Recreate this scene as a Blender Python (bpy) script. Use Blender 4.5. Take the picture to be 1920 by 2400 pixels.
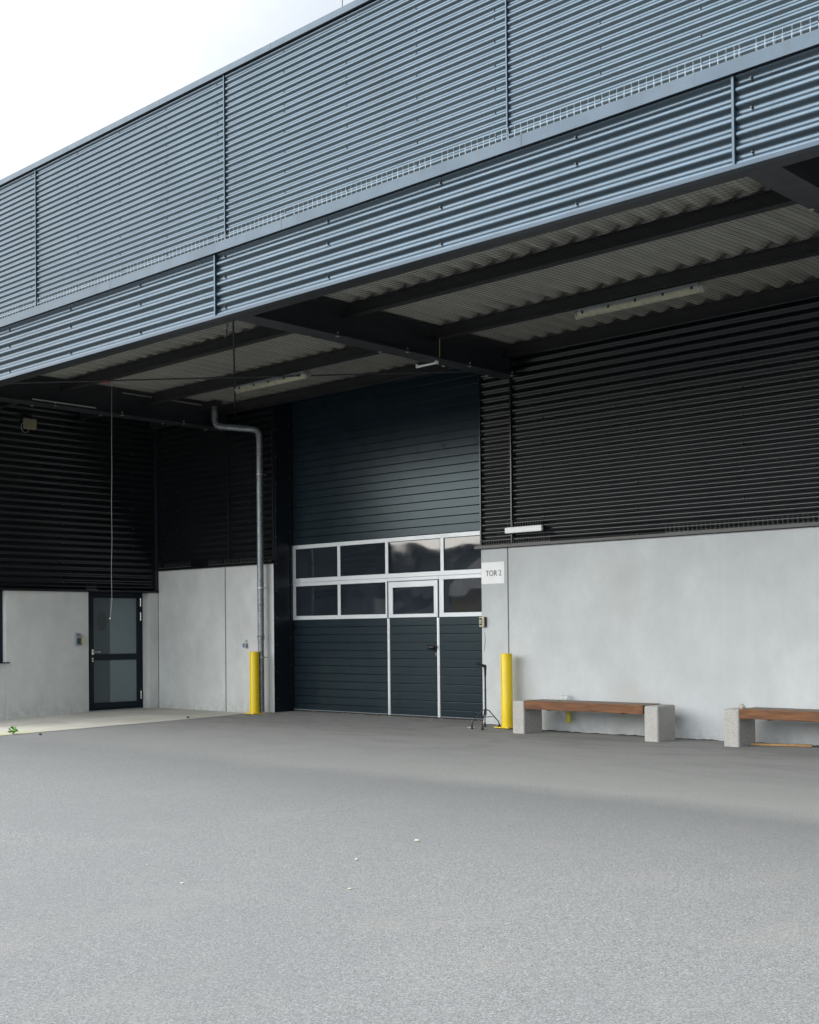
import bpy, math, random
from mathutils import Vector, Matrix
R=math.radians
random.seed(7)
for o in list(bpy.data.objects): bpy.data.objects.remove(o)
sc=bpy.context.scene
col=sc.collection

# ------------------------------------------------------------------ camera
YAW,PIT,ROL=-.7556,.0163,-.0099
fw=Vector((math.sin(YAW)*math.cos(PIT),math.cos(YAW)*math.cos(PIT),math.sin(PIT)))
rt=Vector((math.cos(YAW),-math.sin(YAW),0)); up=rt.cross(fw)
r2=rt*math.cos(ROL)+up*math.sin(ROL); u2=-rt*math.sin(ROL)+up*math.cos(ROL)
cd=bpy.data.cameras.new('camera'); cam=bpy.data.objects.new('camera',cd); col.objects.link(cam)
m=Matrix((r2,u2,-fw)).transposed().to_4x4(); m.translation=Vector((0,0,1.3)); cam.matrix_world=m
cd.sensor_fit='VERTICAL'; cd.sensor_height=36; cd.lens=36*2928.8/2400; cd.shift_y=.096875
cd.clip_start=.05; cd.clip_end=2000
sc.camera=cam

# ------------------------------------------------------------------ light
SUN_AZ=R(216)      # compass-like angle of the sun, measured from +Y clockwise (behind the camera, to its left)
SUN_EL=R(26)
sdir=Vector((math.sin(SUN_AZ)*math.cos(SUN_EL),math.cos(SUN_AZ)*math.cos(SUN_EL),math.sin(SUN_EL)))
w=bpy.data.worlds.new('World'); sc.world=w; w.use_nodes=True
nt=w.node_tree; N=nt.nodes; L=nt.links; N.clear()
out=N.new('ShaderNodeOutputWorld'); bg=N.new('ShaderNodeBackground'); L.new(bg.outputs[0],out.inputs[0])
sky=N.new('ShaderNodeTexSky'); sky.sky_type='NISHITA'; sky.sun_disc=False; sky.sun_elevation=SUN_EL; sky.sun_rotation=SUN_AZ
tc=N.new('ShaderNodeTexCoord')
def wmath(op,a,b=None,clamp=False):
    n=N.new('ShaderNodeMath'); n.operation=op; n.use_clamp=clamp
    for i,v in enumerate((a,b)):
        if v is None: continue
        if isinstance(v,(int,float)): n.inputs[i].default_value=v
        else: L.new(v,n.inputs[i])
    return n.outputs[0]
dot=N.new('ShaderNodeVectorMath'); dot.operation='DOT_PRODUCT'; L.new(tc.outputs['Generated'],dot.inputs[0]); dot.inputs[1].default_value=sdir
glow=wmath('ADD',wmath('MULTIPLY',dot.outputs['Value'],.5),.5,True)
glow=wmath('POWER',glow,3.0)
nz=N.new('ShaderNodeTexNoise'); nz.inputs['Scale'].default_value=3.4; nz.inputs['Detail'].default_value=5; nz.inputs['Roughness'].default_value=.5
mp=N.new('ShaderNodeMapping'); mp.inputs['Scale'].default_value=(1,1,2.2); L.new(tc.outputs['Generated'],mp.inputs[0]); L.new(mp.outputs[0],nz.inputs['Vector'])
cr=N.new('ShaderNodeMapRange'); cr.inputs[1].default_value=.3; cr.inputs[2].default_value=.62; cr.inputs[3].default_value=.78; cr.inputs[4].default_value=1.0; L.new(nz.outputs['Fac'],cr.inputs[0])
# cloud brightness: dim away from the sun, bright around it
sepz=N.new('ShaderNodeSeparateXYZ'); L.new(tc.outputs['Generated'],sepz.inputs[0])
zr=N.new('ShaderNodeMapRange'); zr.interpolation_type='SMOOTHSTEP'; zr.inputs[1].default_value=.42; zr.inputs[2].default_value=1.0; zr.inputs[3].default_value=0; zr.inputs[4].default_value=8.0; L.new(sepz.outputs[2],zr.inputs[0])
cb=wmath('MULTIPLY',wmath('ADD',wmath('ADD',wmath('MULTIPLY',glow,7.9),.95),zr.outputs[0]),cr.outputs[0])
cloud=N.new('ShaderNodeMix'); cloud.data_type='RGBA'; cloud.inputs[0].default_value=1
cc=N.new('ShaderNodeVectorMath'); cc.operation='SCALE'; cc.inputs[0].default_value=(.965,1.0,1.03); L.new(cb,cc.inputs['Scale'])
mx=N.new('ShaderNodeMix'); mx.data_type='RGBA'
L.new(wmath('MULTIPLY',cr.outputs[0],.965),mx.inputs[0])
L.new(sky.outputs[0],mx.inputs[6]); L.new(cc.outputs[0],mx.inputs[7])
L.new(mx.outputs[2],bg.inputs[0]); bg.inputs[1].default_value=.1
sd=bpy.data.lights.new('sun','SUN'); sd.energy=.5; sd.angle=R(58); sd.color=(1,.95,.88)
so=bpy.data.objects.new('sun',sd); col.objects.link(so)
so.rotation_euler=(-sdir).to_track_quat('-Z','Y').to_euler()
sc.view_settings.view_transform='Standard'; sc.view_settings.look='None'; sc.view_settings.gamma=1
sc.view_settings.exposure=2.12
sc.render.engine='CYCLES'

# ------------------------------------------------------------------ materials
class G:
    def __init__(s,name):
        s.m=bpy.data.materials.new(name); s.m.use_nodes=True; s.t=s.m.node_tree
        s.b=s.t.nodes['Principled BSDF']; s.x=None
    def n(s,k,**kw):
        a=s.t.nodes.new(k)
        for q,v in kw.items(): setattr(a,q,v)
        return a
    def l(s,a,b): s.t.links.new(a,b)
    def co(s,scale=(1,1,1),obj=True):
        c=s.n('ShaderNodeTexCoord'); mp=s.n('ShaderNodeMapping'); mp.inputs['Scale'].default_value=scale
        s.l(c.outputs['Object'],mp.inputs[0]); return mp.outputs[0]
    def noise(s,sc_,det=4,rough=.5,scale=(1,1,1),dist=0):
        a=s.n('ShaderNodeTexNoise'); a.inputs['Scale'].default_value=sc_; a.inputs['Detail'].default_value=det
        a.inputs['Roughness'].default_value=rough; a.inputs['Distortion'].default_value=dist
        s.l(s.co(scale),a.inputs['Vector']); return a.outputs['Fac']
    def vor(s,sc_,feat='F1',outp='Distance',scale=(1,1,1)):
        a=s.n('ShaderNodeTexVoronoi'); a.feature=feat; a.inputs['Scale'].default_value=sc_
        s.l(s.co(scale),a.inputs['Vector']); return a.outputs[outp]
    def rng(s,v,a,b,c,d):
        r=s.n('ShaderNodeMapRange')
        for i,q in enumerate((a,b,c,d)): r.inputs[i+1].default_value=q
        s.l(v,r.inputs[0]); return r.outputs[0]
    def mixc(s,f,a,b,mode='MIX'):
        r=s.n('ShaderNodeMix'); r.data_type='RGBA'; r.blend_type=mode
        for i,v in ((0,f),(6,a),(7,b)):
            if isinstance(v,(int,float)): r.inputs[i].default_value=v
            elif isinstance(v,tuple): r.inputs[i].default_value=v+(1,) if len(v)==3 else v
            else: s.l(v,r.inputs[i])
        return r.outputs[2]
    def math(s,op,a,b,clamp=False):
        n=s.n('ShaderNodeMath'); n.operation=op; n.use_clamp=clamp
        for i,v in enumerate((a,b)):
            if isinstance(v,(int,float)): n.inputs[i].default_value=v
            else: s.l(v,n.inputs[i])
        return n.outputs[0]
    def bump(s,h,st,dist=.01,prev=None):
        b=s.n('ShaderNodeBump'); b.inputs['Strength'].default_value=st; b.inputs['Distance'].default_value=dist
        s.l(h,b.inputs['Height'])
        if prev is not None: s.l(prev,b.inputs['Normal'])
        return b.outputs[0]
    def fin(s,color=None,rough=None,metal=0,normal=None,spec=None,**kw):
        for k,v in (('Base Color',color),('Roughness',rough),('Metallic',metal),('Normal',normal),('Specular IOR Level',spec)):
            if v is None: continue
            if isinstance(v,(int,float)): s.b.inputs[k].default_value=v
            elif isinstance(v,tuple): s.b.inputs[k].default_value=v+(1,)
            else: s.l(v,s.b.inputs[k])
        for k,v in kw.items(): s.b.inputs[k.replace('_',' ')].default_value=v
        return s.m
def plain(name,c,rough=.5,metal=0,spec=.5,var=.12,sc_=9,bump=0):
    g=G(name); f=g.noise(sc_,5,.6)
    cc=g.mixc(g.rng(f,.3,.7,0,1),tuple(x*(1-var) for x in c),tuple(min(1,x*(1+var)) for x in c))
    nn=g.bump(g.noise(180,2),bump,.002) if bump else None
    rr=g.rng(g.noise(sc_*2,3),.3,.7,max(.02,rough-.06),min(1,rough+.06))
    return g.fin(cc,rr,metal,nn,spec)
M={}
# painted steel cladding, slightly metallic, faint dust and streaks
def cladmat(name,c,rough,metal=0,dust=(.05,.047,.042),bst=.09,spec=.5,tint=(1,1,1)):
    g=G(name)
    d=g.noise(1.3,6,.6,(1,1,1)); st=g.noise(5,4,.6,(3.0,3.0,.12))
    cc=g.mixc(g.rng(d,.35,.7,0,.35),c,tuple(x*1.25+.01 for x in c))
    cc=g.mixc(g.rng(st,.5,.75,0,.25),cc,dust)
    rr=g.rng(g.noise(3,5,.65),.3,.7,rough-.04,rough+.05)
    nn=g.bump(g.noise(.8,1,.4,(1,1,2)),bst,.02) if bst else None
    return g.fin(cc,rr,metal,nn,spec,Specular_Tint=tint+(1,))
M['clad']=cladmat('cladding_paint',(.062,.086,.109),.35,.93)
M['flash']=cladmat('flashing_paint',(.045,.062,.080),.40,.85)
M['jointmetal']=cladmat('joint_paint',(.045,.070,.095),.35,.7)
M['cladshade']=cladmat('cladding_paint_shaded',(.0055,.0068,.0085),.21,0,(.014,.0132,.0125),0,.45,(.95,.98,1))  # same paint as the upper sheets, canopy shade darkened into its colour
M['navy']=plain('dark_blue_paint',(.003,.006,.011),.38,.0,.5)
M['doorframe']=plain('door_frame_paint',(.006,.012,.021),.4,0,.25,.05,3)
M['steel']=plain('beam_paint',(.016,.018,.022),.5,var=.2,sc_=3)
M['purlin']=plain('purlin_paint',(.018,.018,.022),.5,var=.2,sc_=3)
M['bolt']=plain('zinc_bolt',(.5,.5,.48),.35,.9)
M['deck']=plain('roof_sheet_paint',(.36,.362,.318),.55,var=.1,sc_=2)
M['alu']=plain('aluminium_frame',(.60,.64,.67),.42,.35,var=.05,sc_=4)
M['strip']=plain('aluminium_strip',(.75,.78,.80),.35,.5,var=.06)
M['blackpl']=plain('black_plastic',(.012,.012,.013),.35,bump=.1)
M['rubber']=plain('black_rubber',(.015,.015,.015),.75,bump=.2)
M['steelwire']=plain('stainless_wire',(.46,.48,.49),.35,.3,var=.05)
M['wirebase']=plain('clear_plastic_base',(.36,.40,.42),.3,var=.05)
M['dullwire']=plain('dull_wire',(.16,.16,.155),.5)
M['net']=plain('net_cord',(.012,.012,.012),.8)
M['white']=plain('white_plastic',(.78,.79,.80),.4,var=.04)
M['cream']=plain('cream_plastic',(.55,.52,.36),.45,var=.06)
M['lampcover']=plain('yellowed_lamp_cover',(.34,.33,.24),.3)
M['olive']=plain('aged_cream_housing',(.20,.185,.12),.5)
M['cord']=plain('white_cord',(.42,.41,.39),.7)
M['red']=plain('red_paint',(.35,.03,.03),.4)
M['greyplast']=plain('grey_plastic',(.28,.31,.32),.4)
M['darkglass']=plain('dark_keypad',(.02,.05,.06),.15)
M['silver']=plain('polished_steel',(.75,.75,.74),.22,.95)
M['blue']=plain('blue_tag',(.03,.12,.26),.4)
M['letter']=plain('black_lettering',(.03,.03,.035),.6)
M['joint']=plain('joint_sealant',(.16,.14,.11),.9,var=.3)
M['jointd']=plain('dark_joint',(.05,.05,.048),.9,var=.3)
M['conduit']=plain('pale_conduit',(.35,.34,.32),.5)
M['yconduit']=plain('yellow_conduit',(.30,.26,.10),.5)
# concrete wall
def conc(name,c,stain=1.0):
    g=G(name)
    big=g.noise(.55,5,.55,(1,1,1),.6); mid=g.noise(2.2,6,.6,(1,1,.8)); fine=g.noise(45,4,.7); st=g.noise(2.2,4,.55,(2.0,2.0,.16))
    a=tuple(x*.88 for x in c); b=tuple(min(1,x*1.07) for x in c)
    cc=g.mixc(g.rng(big,.32,.68,0,1),a,b)
    cc=g.mixc(g.rng(mid,.38,.72,0,.55*stain),cc,tuple(x*.72 for x in c))
    cc=g.mixc(g.rng(st,.5,.74,0,.14*stain),cc,(c[0]*.74,c[1]*.72,c[2]*.68))
    cc=g.mixc(g.rng(g.noise(1.1,3,.5),.60,.72,0,.30*stain),cc,(c[0]*.80,c[1]*.74,c[2]*.60))
    cc=g.mixc(g.rng(fine,.3,.7,0,.30),cc,tuple(x*.72 for x in c))
    cc=g.mixc(g.rng(g.noise(9,7,.72,(1,1,.7)),.46,.70,0,.26),cc,tuple(x*.74 for x in c))
    pore=g.rng(g.vor(26),.02,.06,1,0)
    pm=g.math('MULTIPLY',pore,g.rng(g.noise(3,2),.45,.55,0,1))
    cc=g.mixc(g.math('MULTIPLY',pm,.45),cc,(.12,.12,.11))
    # dirt splash along the bottom 0.2 m
    sp=g.n('ShaderNodeSeparateXYZ'); g.l(g.co(),sp.inputs[0])
    low=g.rng(sp.outputs[2],.04,.30,1,0)
    cc=g.mixc(g.math('MULTIPLY',g.math('MULTIPLY',low,g.rng(g.noise(9,5,.7),.40,.66,0,1)),.28),cc,(.16,.16,.145))
    spl=g.rng(g.vor(38),.10,.22,1,0)
    cc=g.mixc(g.math('MULTIPLY',g.math('MULTIPLY',g.rng(sp.outputs[2],.02,.13,1,0),spl),.5),cc,(.07,.07,.06))
    nn=g.bump(g.noise(60,4,.6),.25,.003); nn=g.bump(big,.2,.02,nn)
    return g.fin(cc,.78,0,nn,.3)
M['conc']=conc('smooth_concrete',(.555,.582,.595))
M['conc2']=conc('stained_concrete',(.67,.685,.67),1.2)
# asphalt: aggregate, dry strip near the canopy edge, stains
g=G('asphalt')
sp=g.n('ShaderNodeSeparateXYZ'); g.l(g.co(),sp.inputs[0])
v1=g.vor(185,outp='Color'); v1=g.math('MULTIPLY',g.n('ShaderNodeRGBToBW').outputs[0],1) if False else v1
bw=g.n('ShaderNodeRGBToBW'); g.l(v1,bw.inputs[0])
v2=g.n('ShaderNodeRGBToBW'); g.l(g.vor(60,outp='Color'),v2.inputs[0])
big=g.noise(.33,5,.6,(1,1,1),.8); mid=g.noise(1.7,5,.6)
cc=g.mixc(g.rng(bw.outputs[0],.2,.8,0,1),(.066,.067,.0655),(.275,.277,.270))
cc=g.mixc(g.rng(v2.outputs[0],.25,.75,0,.34),cc,(.125,.128,.127))
cc=g.mixc(g.rng(g.noise(75,3,.75),.40,.62,.45,0),cc,(.095,.097,.097))
cc=g.mixc(g.rng(g.noise(420,2,.6),.62,.70,0,.55),cc,(.42,.43,.43))
cc=g.mixc(g.rng(g.vor(21),.022,.05,.85,0),cc,(.50,.50,.48))
cc=g.mixc(g.rng(g.noise(11,5,.7,dist=.5),.55,.75,0,.40),cc,(.125,.127,.126))
cc=g.mixc(g.rng(big,.36,.66,0,.40),cc,(.125,.128,.128))
cc=g.mixc(g.rng(mid,.52,.76,0,.30),cc,(.20,.188,.165))
# ground under the roof: finer, slightly beige dust and a painted brightening against the canopy's shade, ending in an uneven line in front of the canopy
wob=g.math('ADD',sp.outputs[1],g.math('MULTIPLY',g.math('SUBTRACT',g.noise(.45,4,.6),.5),.9)); fx=g.rng(sp.outputs[0],-11.5,-6.0,.25,1)
dry=g.math('MULTIPLY',g.rng(wob,7.85,8.45,0,1),fx); dryend=g.rng(wob,8.45,11.4,1,0)
cc=g.mixc(g.math('MULTIPLY',g.math('MULTIPLY',dry,dryend),.50),cc,(.225,.22,.20))
dark=g.math('MULTIPLY',g.math('MULTIPLY',g.rng(wob,5.6,7.7,0,1),g.rng(wob,7.85,8.35,1,0)),fx)
cc=g.mixc(g.math('MULTIPLY',dark,.42),cc,(.105,.107,.105))
und=g.rng(wob,7.9,11.2,0,1)
cc=g.mixc(g.math('MULTIPLY',und,.62),cc,(.28,.278,.266))
cc=g.mixc(g.math('MULTIPLY',g.math('MULTIPLY',und,g.rng(g.noise(.9,5,.6,(1,2.5,1),1.2),.46,.62,0,1)),.5),cc,(.15,.153,.153))
nn=g.bump(bw.outputs[0],.55,.0035); nn=g.bump(g.noise(55,4,.7),.35,.006,nn)
M['asphalt']=g.fin(cc,g.rng(bw.outputs[0],0,1,.92,.72),0,nn,.35)
# pale concrete slab
g=G('pale_slab'); a=g.noise(1.1,6,.6,(1,1,1),.5)
cc=g.mixc(g.rng(a,.35,.65,0,1),(.42,.405,.355),(.56,.54,.49))
cc=g.mixc(g.rng(g.noise(55,3,.7),.35,.7,0,.25),cc,(.36,.35,.31))
sp=g.n('ShaderNodeSeparateXYZ'); g.l(g.co(),sp.inputs[0])
al=g.math('MULTIPLY',g.rng(sp.outputs[0],-16.0,-15.3,0,1),g.rng(sp.outputs[1],8.4,9.6,1,0))
cc=g.mixc(g.math('MULTIPLY',al,g.rng(g.noise(7,5,.7),.35,.6,0,.8)),cc,(.33,.34,.14))
cc=g.mixc(g.rng(g.noise(5,4,.6,(1,3,1),1),.62,.68,0,.35),cc,(.20,.19,.17))
M['slab']=g.fin(cc,.85,0,g.bump(g.noise(90,3,.6),.3,.002),.3)
# exposed aggregate of the bench posts
g=G('exposed_aggregate'); bw=g.n('ShaderNodeRGBToBW'); g.l(g.vor(130,outp='Color'),bw.inputs[0])
e=g.vor(130)
cc=g.mixc(g.rng(bw.outputs[0],.15,.85,0,1),(.27,.26,.245),(.54,.525,.50))
cc=g.mixc(g.rng(e,.35,.75,0,.8),cc,(.40,.39,.365)); cc=g.mixc(g.rng(g.noise(2.5,4),.4,.7,0,.25),cc,(.30,.30,.29))
M['aggr']=g.fin(cc,.85,0,g.bump(e,.6,.003),.3)
# wood
def wood(name,a,b,rough,axis=(.6,9,9)):
    g=G(name); gr=g.noise(6,6,.65,axis,.6); f2=g.noise(22,4,.6,(.25,6,6))
    cc=g.mixc(g.rng(gr,.32,.68,0,1),a,b); cc=g.mixc(g.rng(f2,.5,.75,0,.55),cc,tuple(x*.35 for x in a))
    cc=g.mixc(g.rng(g.noise(3,3),.55,.7,0,.4),cc,tuple(x*1.4 for x in b))
    return g.fin(cc,rough,0,g.bump(f2,.35,.003),.35)
M['wood']=wood('stained_hardwood',(.060,.026,.011),(.235,.098,.036),.58)
M['woodtop']=wood('weathered_hardwood',(.15,.125,.105),(.24,.205,.175),.75)
M['stick']=wood('bare_lath',(.33,.19,.08),(.48,.30,.14),.6)
# yellow bollard
g=G('yellow_paint'); cc=g.mixc(g.rng(g.noise(3,5,.6),.35,.7,0,.3),(.80,.58,.008),(.72,.50,.012))
cc=g.mixc(g.rng(g.noise(24,4,.75),.70,.76,0,.8),cc,(.10,.07,.03)); cc=g.mixc(g.rng(g.noise(5,5,.7,(1,1,.5)),.52,.72,0,.35),cc,(.42,.31,.03)); cc=g.mixc(g.rng(g.noise(60,3,.7,(1,1,.25)),.66,.72,0,.6),cc,(.30,.24,.08)); M['yellow']=g.fin(cc,.42,0,None,.5)
# galvanised steel
g=G('galvanised_steel'); bw=g.n('ShaderNodeRGBToBW'); g.l(g.vor(55,outp='Color'),bw.inputs[0])
cc=g.mixc(g.rng(bw.outputs[0],.2,.8,0,1),(.17,.19,.205),(.30,.325,.34)); cc=g.mixc(g.rng(g.noise(6,4),.5,.8,0,.5),cc,(.36,.39,.41))
M['galv']=g.fin(cc,.42,.7,None,.5)
# sectional door skin
g=G('door_skin'); cc=g.mixc(g.rng(g.noise(2,5,.6),.35,.7,0,1),(.0065,.0125,.0175),(.0085,.016,.022))
cc=g.mixc(g.rng(g.noise(300,1,.5),.4,.6,0,.15),cc,(.045,.065,.08))
cc=g.mixc(g.rng(g.noise(30,4,.7,(1,1,.2)),.70,.76,0,.35),cc,(.13,.14,.14))
M['door']=g.fin(cc,.23,0,g.bump(g.noise(260,2,.6),.2,.0015),.42,Specular_Tint=(.70,.90,1,1))
# acrylic pane: nearly black behind, wavy sheet that mirrors the yard
g=G('door_pane'); h=g.noise(.7,1,.4,(1,1,1.5),.3)
cc=g.mixc(g.rng(g.noise(1.6,3,.5),.4,.7,0,1),(.012,.017,.024),(.026,.034,.044))
M['pane']=g.fin(cc,g.rng(g.noise(6,4),.35,.7,.02,.04),0,g.bump(h,.16,.10),1.0,IOR=1.47)
# frosted film on the entrance door
g=G('frosted_film'); cc=g.mixc(g.rng(g.noise(.8,3),.3,.7,0,1),(.14,.185,.20),(.17,.22,.235))
M['film']=g.fin(cc,.55,0,None,.4,Coat_Weight=.5,Coat_Roughness=.05)
g=G('painted_reflection_dark'); M['refldark']=g.fin((.055,.078,.09),.5,0,None,.4,Coat_Weight=.5,Coat_Roughness=.05)  # dark tone that paints a reflection onto the glass
g=G('frosted_film_oval'); M['filmo']=g.fin((.03,.042,.05),.5,0,None,.4,Coat_Weight=.5,Coat_Roughness=.05)
g=G('clear_plastic'); M['clear']=g.fin((.80,.82,.74),.12,0,None,.5,Transmission_Weight=.75,IOR=1.3)
g=G('bag_film'); M['bag']=g.fin((.80,.82,.82),.25,0,g.bump(g.noise(40,4,.7),1,.01),.6,Transmission_Weight=.35,Alpha=.40)
g=G('leaf'); cc=g.mixc(g.rng(g.noise(30,3),.3,.7,0,1),(.07,.20,.015),(.14,.34,.03)); M['leaf']=g.fin(cc,.5,0,None,.4,Subsurface_Weight=.0)
M['stone']=plain('pale_stone',(.42,.40,.33),.7,var=.2,sc_=30,bump=.3)
M['debris']=plain('pale_debris',(.33,.31,.27),.8,var=.4,sc_=60)
M['dirt']=plain('edge_dirt',(.075,.070,.058),.95,var=.5,sc_=40,bump=.5)
M['yellowbag']=plain('yellow_wrapper',(.55,.50,.01),.35,bump=.5)
M['lime']=plain('aged_render',(.30,.31,.32),.8,var=.15,sc_=.4)
M['ochre']=plain('ochre_cladding',(.42,.30,.12),.7,var=.15,sc_=.4)
M['glass']=plain('dark_window',(.02,.025,.03),.08)
M['roofm']=plain('roof_membrane',(.20,.20,.20),.9)
M['scuff']=plain('scuff_mark',(.16,.17,.18),.8)

# ------------------------------------------------------------------ mesh helpers
class MB:
    def __init__(s): s.v=[]; s.f=[]; s.mi=[]; s.c=0
    def add(s,v,f):
        b=len(s.v); s.v+= [tuple(p) for p in v]; s.f+=[tuple(b+i for i in q) for q in f]; s.mi+=[s.c]*len(f)
    def box(s,x0,x1,y0,y1,z0,z1):
        s.add([(x,y,z) for z in (z0,z1) for y in (y0,y1) for x in (x0,x1)],
              [(0,2,3,1),(4,5,7,6),(0,1,5,4),(2,6,7,3),(0,4,6,2),(1,3,7,5)])
    def bar(s,a,b,r,n=8,r2=None,caps=True):
        s.tube([a,b],[r,r if r2 is None else r2],n,caps)
    def tube(s,pts,rad,n=8,caps=True):
        pts=[Vector(p) for p in pts]
        if isinstance(rad,(int,float)): rad=[rad]*len(pts)
        d0=(pts[1]-pts[0]).normalized(); x=d0.orthogonal().normalized(); V=[]
        for i,p in enumerate(pts):
            d=((pts[min(i+1,len(pts)-1)]-pts[max(i-1,0)])).normalized()
            x=(x-d*x.dot(d)).normalized(); y=d.cross(x)
            for k in range(n):
                a=2*math.pi*k/n; V.append(p+(x*math.cos(a)+y*math.sin(a))*rad[i])
        F=[]
        for i in range(len(pts)-1):
            for k in range(n):
                q=(k+1)%n; F.append((i*n+k,i*n+q,(i+1)*n+q,(i+1)*n+k))
        if caps: F.append(tuple(range(n-1,-1,-1))); F.append(tuple((len(pts)-1)*n+k for k in range(n)))
        s.add(V,F)
    def grid(s,pts):  # rows of points
        nr=len(pts); nc=len(pts[0])
        s.add([p for r in pts for p in r],[(i*nc+j,i*nc+j+1,(i+1)*nc+j+1,(i+1)*nc+j) for i in range(nr-1) for j in range(nc-1)])
    def lathe(s,c,prof,n=24):
        V=[];F=[]
        for r,z in prof:
            for k in range(n):
                a=2*math.pi*k/n; V.append((c[0]+r*math.cos(a),c[1]+r*math.sin(a),c[2]+z))
        for i in range(len(prof)-1):
            for k in range(n):
                q=(k+1)%n; F.append((i*n+k,i*n+q,(i+1)*n+q,(i+1)*n+k))
        s.add(V,F)
    def rock(s,c,rx,ry,rz,seed,n=10,m=7,j=.18):
        rr=random.Random(seed); V=[];F=[]
        for i in range(m+1):
            t=math.pi*i/m
            for k in range(n):
                a=2*math.pi*k/n; q=1+rr.uniform(-j,j) if 0<i<m else 1
                V.append((c[0]+rx*q*math.sin(t)*math.cos(a),c[1]+ry*q*math.sin(t)*math.sin(a),c[2]+rz*q*math.cos(t)))
        for i in range(m):
            for k in range(n):
                q=(k+1)%n; F.append((i*n+k,(i+1)*n+k,(i+1)*n+q,i*n+q))
        s.add(V,F)
def tag(o,label=None,cat=None,group=None,kind=None):
    for k,v in (('label',label),('category',cat),('group',group),('kind',kind)):
        if v: o[k]=v
    return o
def build(name,mb,mats,parent=None,smooth=False,bevel=0,seg=2,weld=False):
    me=bpy.data.meshes.new(name); me.from_pydata(mb.v,[],mb.f); me.update()
    if not isinstance(mats,(list,tuple)): mats=[mats]
    for q in mats: me.materials.append(M[q])
    if len(mats)>1: me.polygons.foreach_set('material_index',mb.mi)
    if smooth is True: me.polygons.foreach_set('use_smooth',[True]*len(me.polygons))
    elif smooth: me.polygons.foreach_set('use_smooth',[True]*len(me.polygons)); me.set_sharp_from_angle(angle=R(smooth))
    o=bpy.data.objects.new(name,me); col.objects.link(o)
    if bevel:
        b=o.modifiers.new('bevel','BEVEL'); b.width=bevel; b.segments=seg; b.limit_method='ANGLE'; b.angle_limit=R(40)
    if parent is not None:
        o.parent=parent
        base=getroot(parent); off=Vector(base.location) if parent is base else Vector((0,0,0))
        o.matrix_parent_inverse=Matrix.Identity(4); o.location=-off
    return o
def getroot(o):
    while o.parent: o=o.parent
    return o
def thing(name,loc,label,cat,group=None):
    o=bpy.data.objects.new(name,None); o.empty_display_size=.2; o.location=loc; col.objects.link(o)
    return tag(o,label,cat,group)
def B(*b):
    q=MB(); q.box(*b); return q

# ------------------------------------------------------------------ ground
def S(t): t=max(0,min(1,t)); return t*t*(3-2*t)
def gh(x,y):
    a=.042*S((y-12.15)/.95)*S((x+15.9)/.7)*S((-9.95-x)/.6)
    b=-.050*S((11.8-y)/2.2)*S((-15.2-x)/2.2)
    return a+b
def axis(lo,hi,dense,step,coarse):
    r=[]; x=lo
    for a,b,s_ in ((lo,dense[0],coarse),(dense[0],dense[1],step),(dense[1],hi,coarse)):
        n=max(1,round((b-a)/s_))
        r+=[a+(b-a)*i/n for i in range(n)]
    return r+[hi]
xs=axis(-220,160,(-19,2),.3,24); ys=axis(-160,200,(6,14),.3,24)
q=MB(); q.grid([[(x,y,gh(x,y)) for x in xs] for y in ys])
tag(build('ground',q,'asphalt',smooth=True),kind='structure')
# pale concrete slab along the side wing
q=MB(); rows=[]
for i in range(41):
    y=5.0+(13.02-5.0)*i/40; xe=-15.0-(y-8.15)*.148
    rows.append([(-18.6+(xe+18.6)*j/12,y,gh(-18.6+(xe+18.6)*j/12,y)+.005) for j in range(13)])
q.grid(rows); tag(build('path',q,'slab',smooth=True),kind='structure')
# dirt line where the asphalt meets the wall
q=MB(); rr=random.Random(3)
for (x0,x1) in ((-10.9,1.5),):
    n=int((x1-x0)/.035); top=[];mid_=[];bot=[]
    ph=0
    for i in range(n+1):
        x=x0+(x1-x0)*i/n; ph=ph*.8+rr.uniform(-.010,.012); h=max(.002,.006+ph*.45+rr.uniform(-.002,.002)); z=gh(x,12.98)
        top.append((x,12.9985,z+h)); mid_.append((x,12.985,z+h*.7)); bot.append((x,12.955-rr.random()*.03,z-.002))
    q.grid([bot,mid_,top])
tag(build('edge_dirt',q,'dirt'),'dark crumbly dirt line along the foot of the long grey wall','dirt',kind='stuff')

# ------------------------------------------------------------------ the building
PITCH=.107; AMP=.0138
YW=13.0; XL=-18.33
bd=thing('warehouse',(-12,13,0),'blue-grey corrugated warehouse with a deep canopy over pale concrete walls','building')
# concrete walls
def wall_box(name,b,mat='conc',parent=bd,bev=.008): return build(name,B(*b),mat,parent,bevel=bev,seg=2)
ZC=2.405
wall_box('concrete_wall',(-10.905,-10.452,YW,YW+.38,-.2,ZC))
wall_box('concrete_wall',(-10.434,1.55,YW,YW+.30,-.2,ZC))
wall_box('concrete_wall',(1.57,7.5,YW,YW+.30,-.2,ZC))
wall_box('concrete_wall',(-18.33,-16.462,YW,YW+.30,-.2,ZC),'conc2')
wall_box('concrete_wall',(-16.440,-15.21,YW,YW+.38,-.2,ZC),'conc2')
ZL=2.02
wall_box('concrete_wall',(XL-.3,XL,10.075,11.59,-.2,ZL),'conc2')
wall_box('concrete_wall',(XL-.3,XL,12.80,12.997,-.2,ZL),'conc2')
wall_box('concrete_wall',(XL-.3,XL,8.5,10.073,-.2,.872),'conc2')
wall_box('concrete_wall',(XL-.3,XL,7.9,8.48,-.2,ZL),'conc2')
build('wall_joint',B(-10.46,-10.426,YW+.012,YW+.03,-.1,ZC-.01),'joint',bd)
build('wall_joint',B(-16.47,-16.43,YW+.012,YW+.03,-.1,ZC-.01),'jointd',bd)
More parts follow.
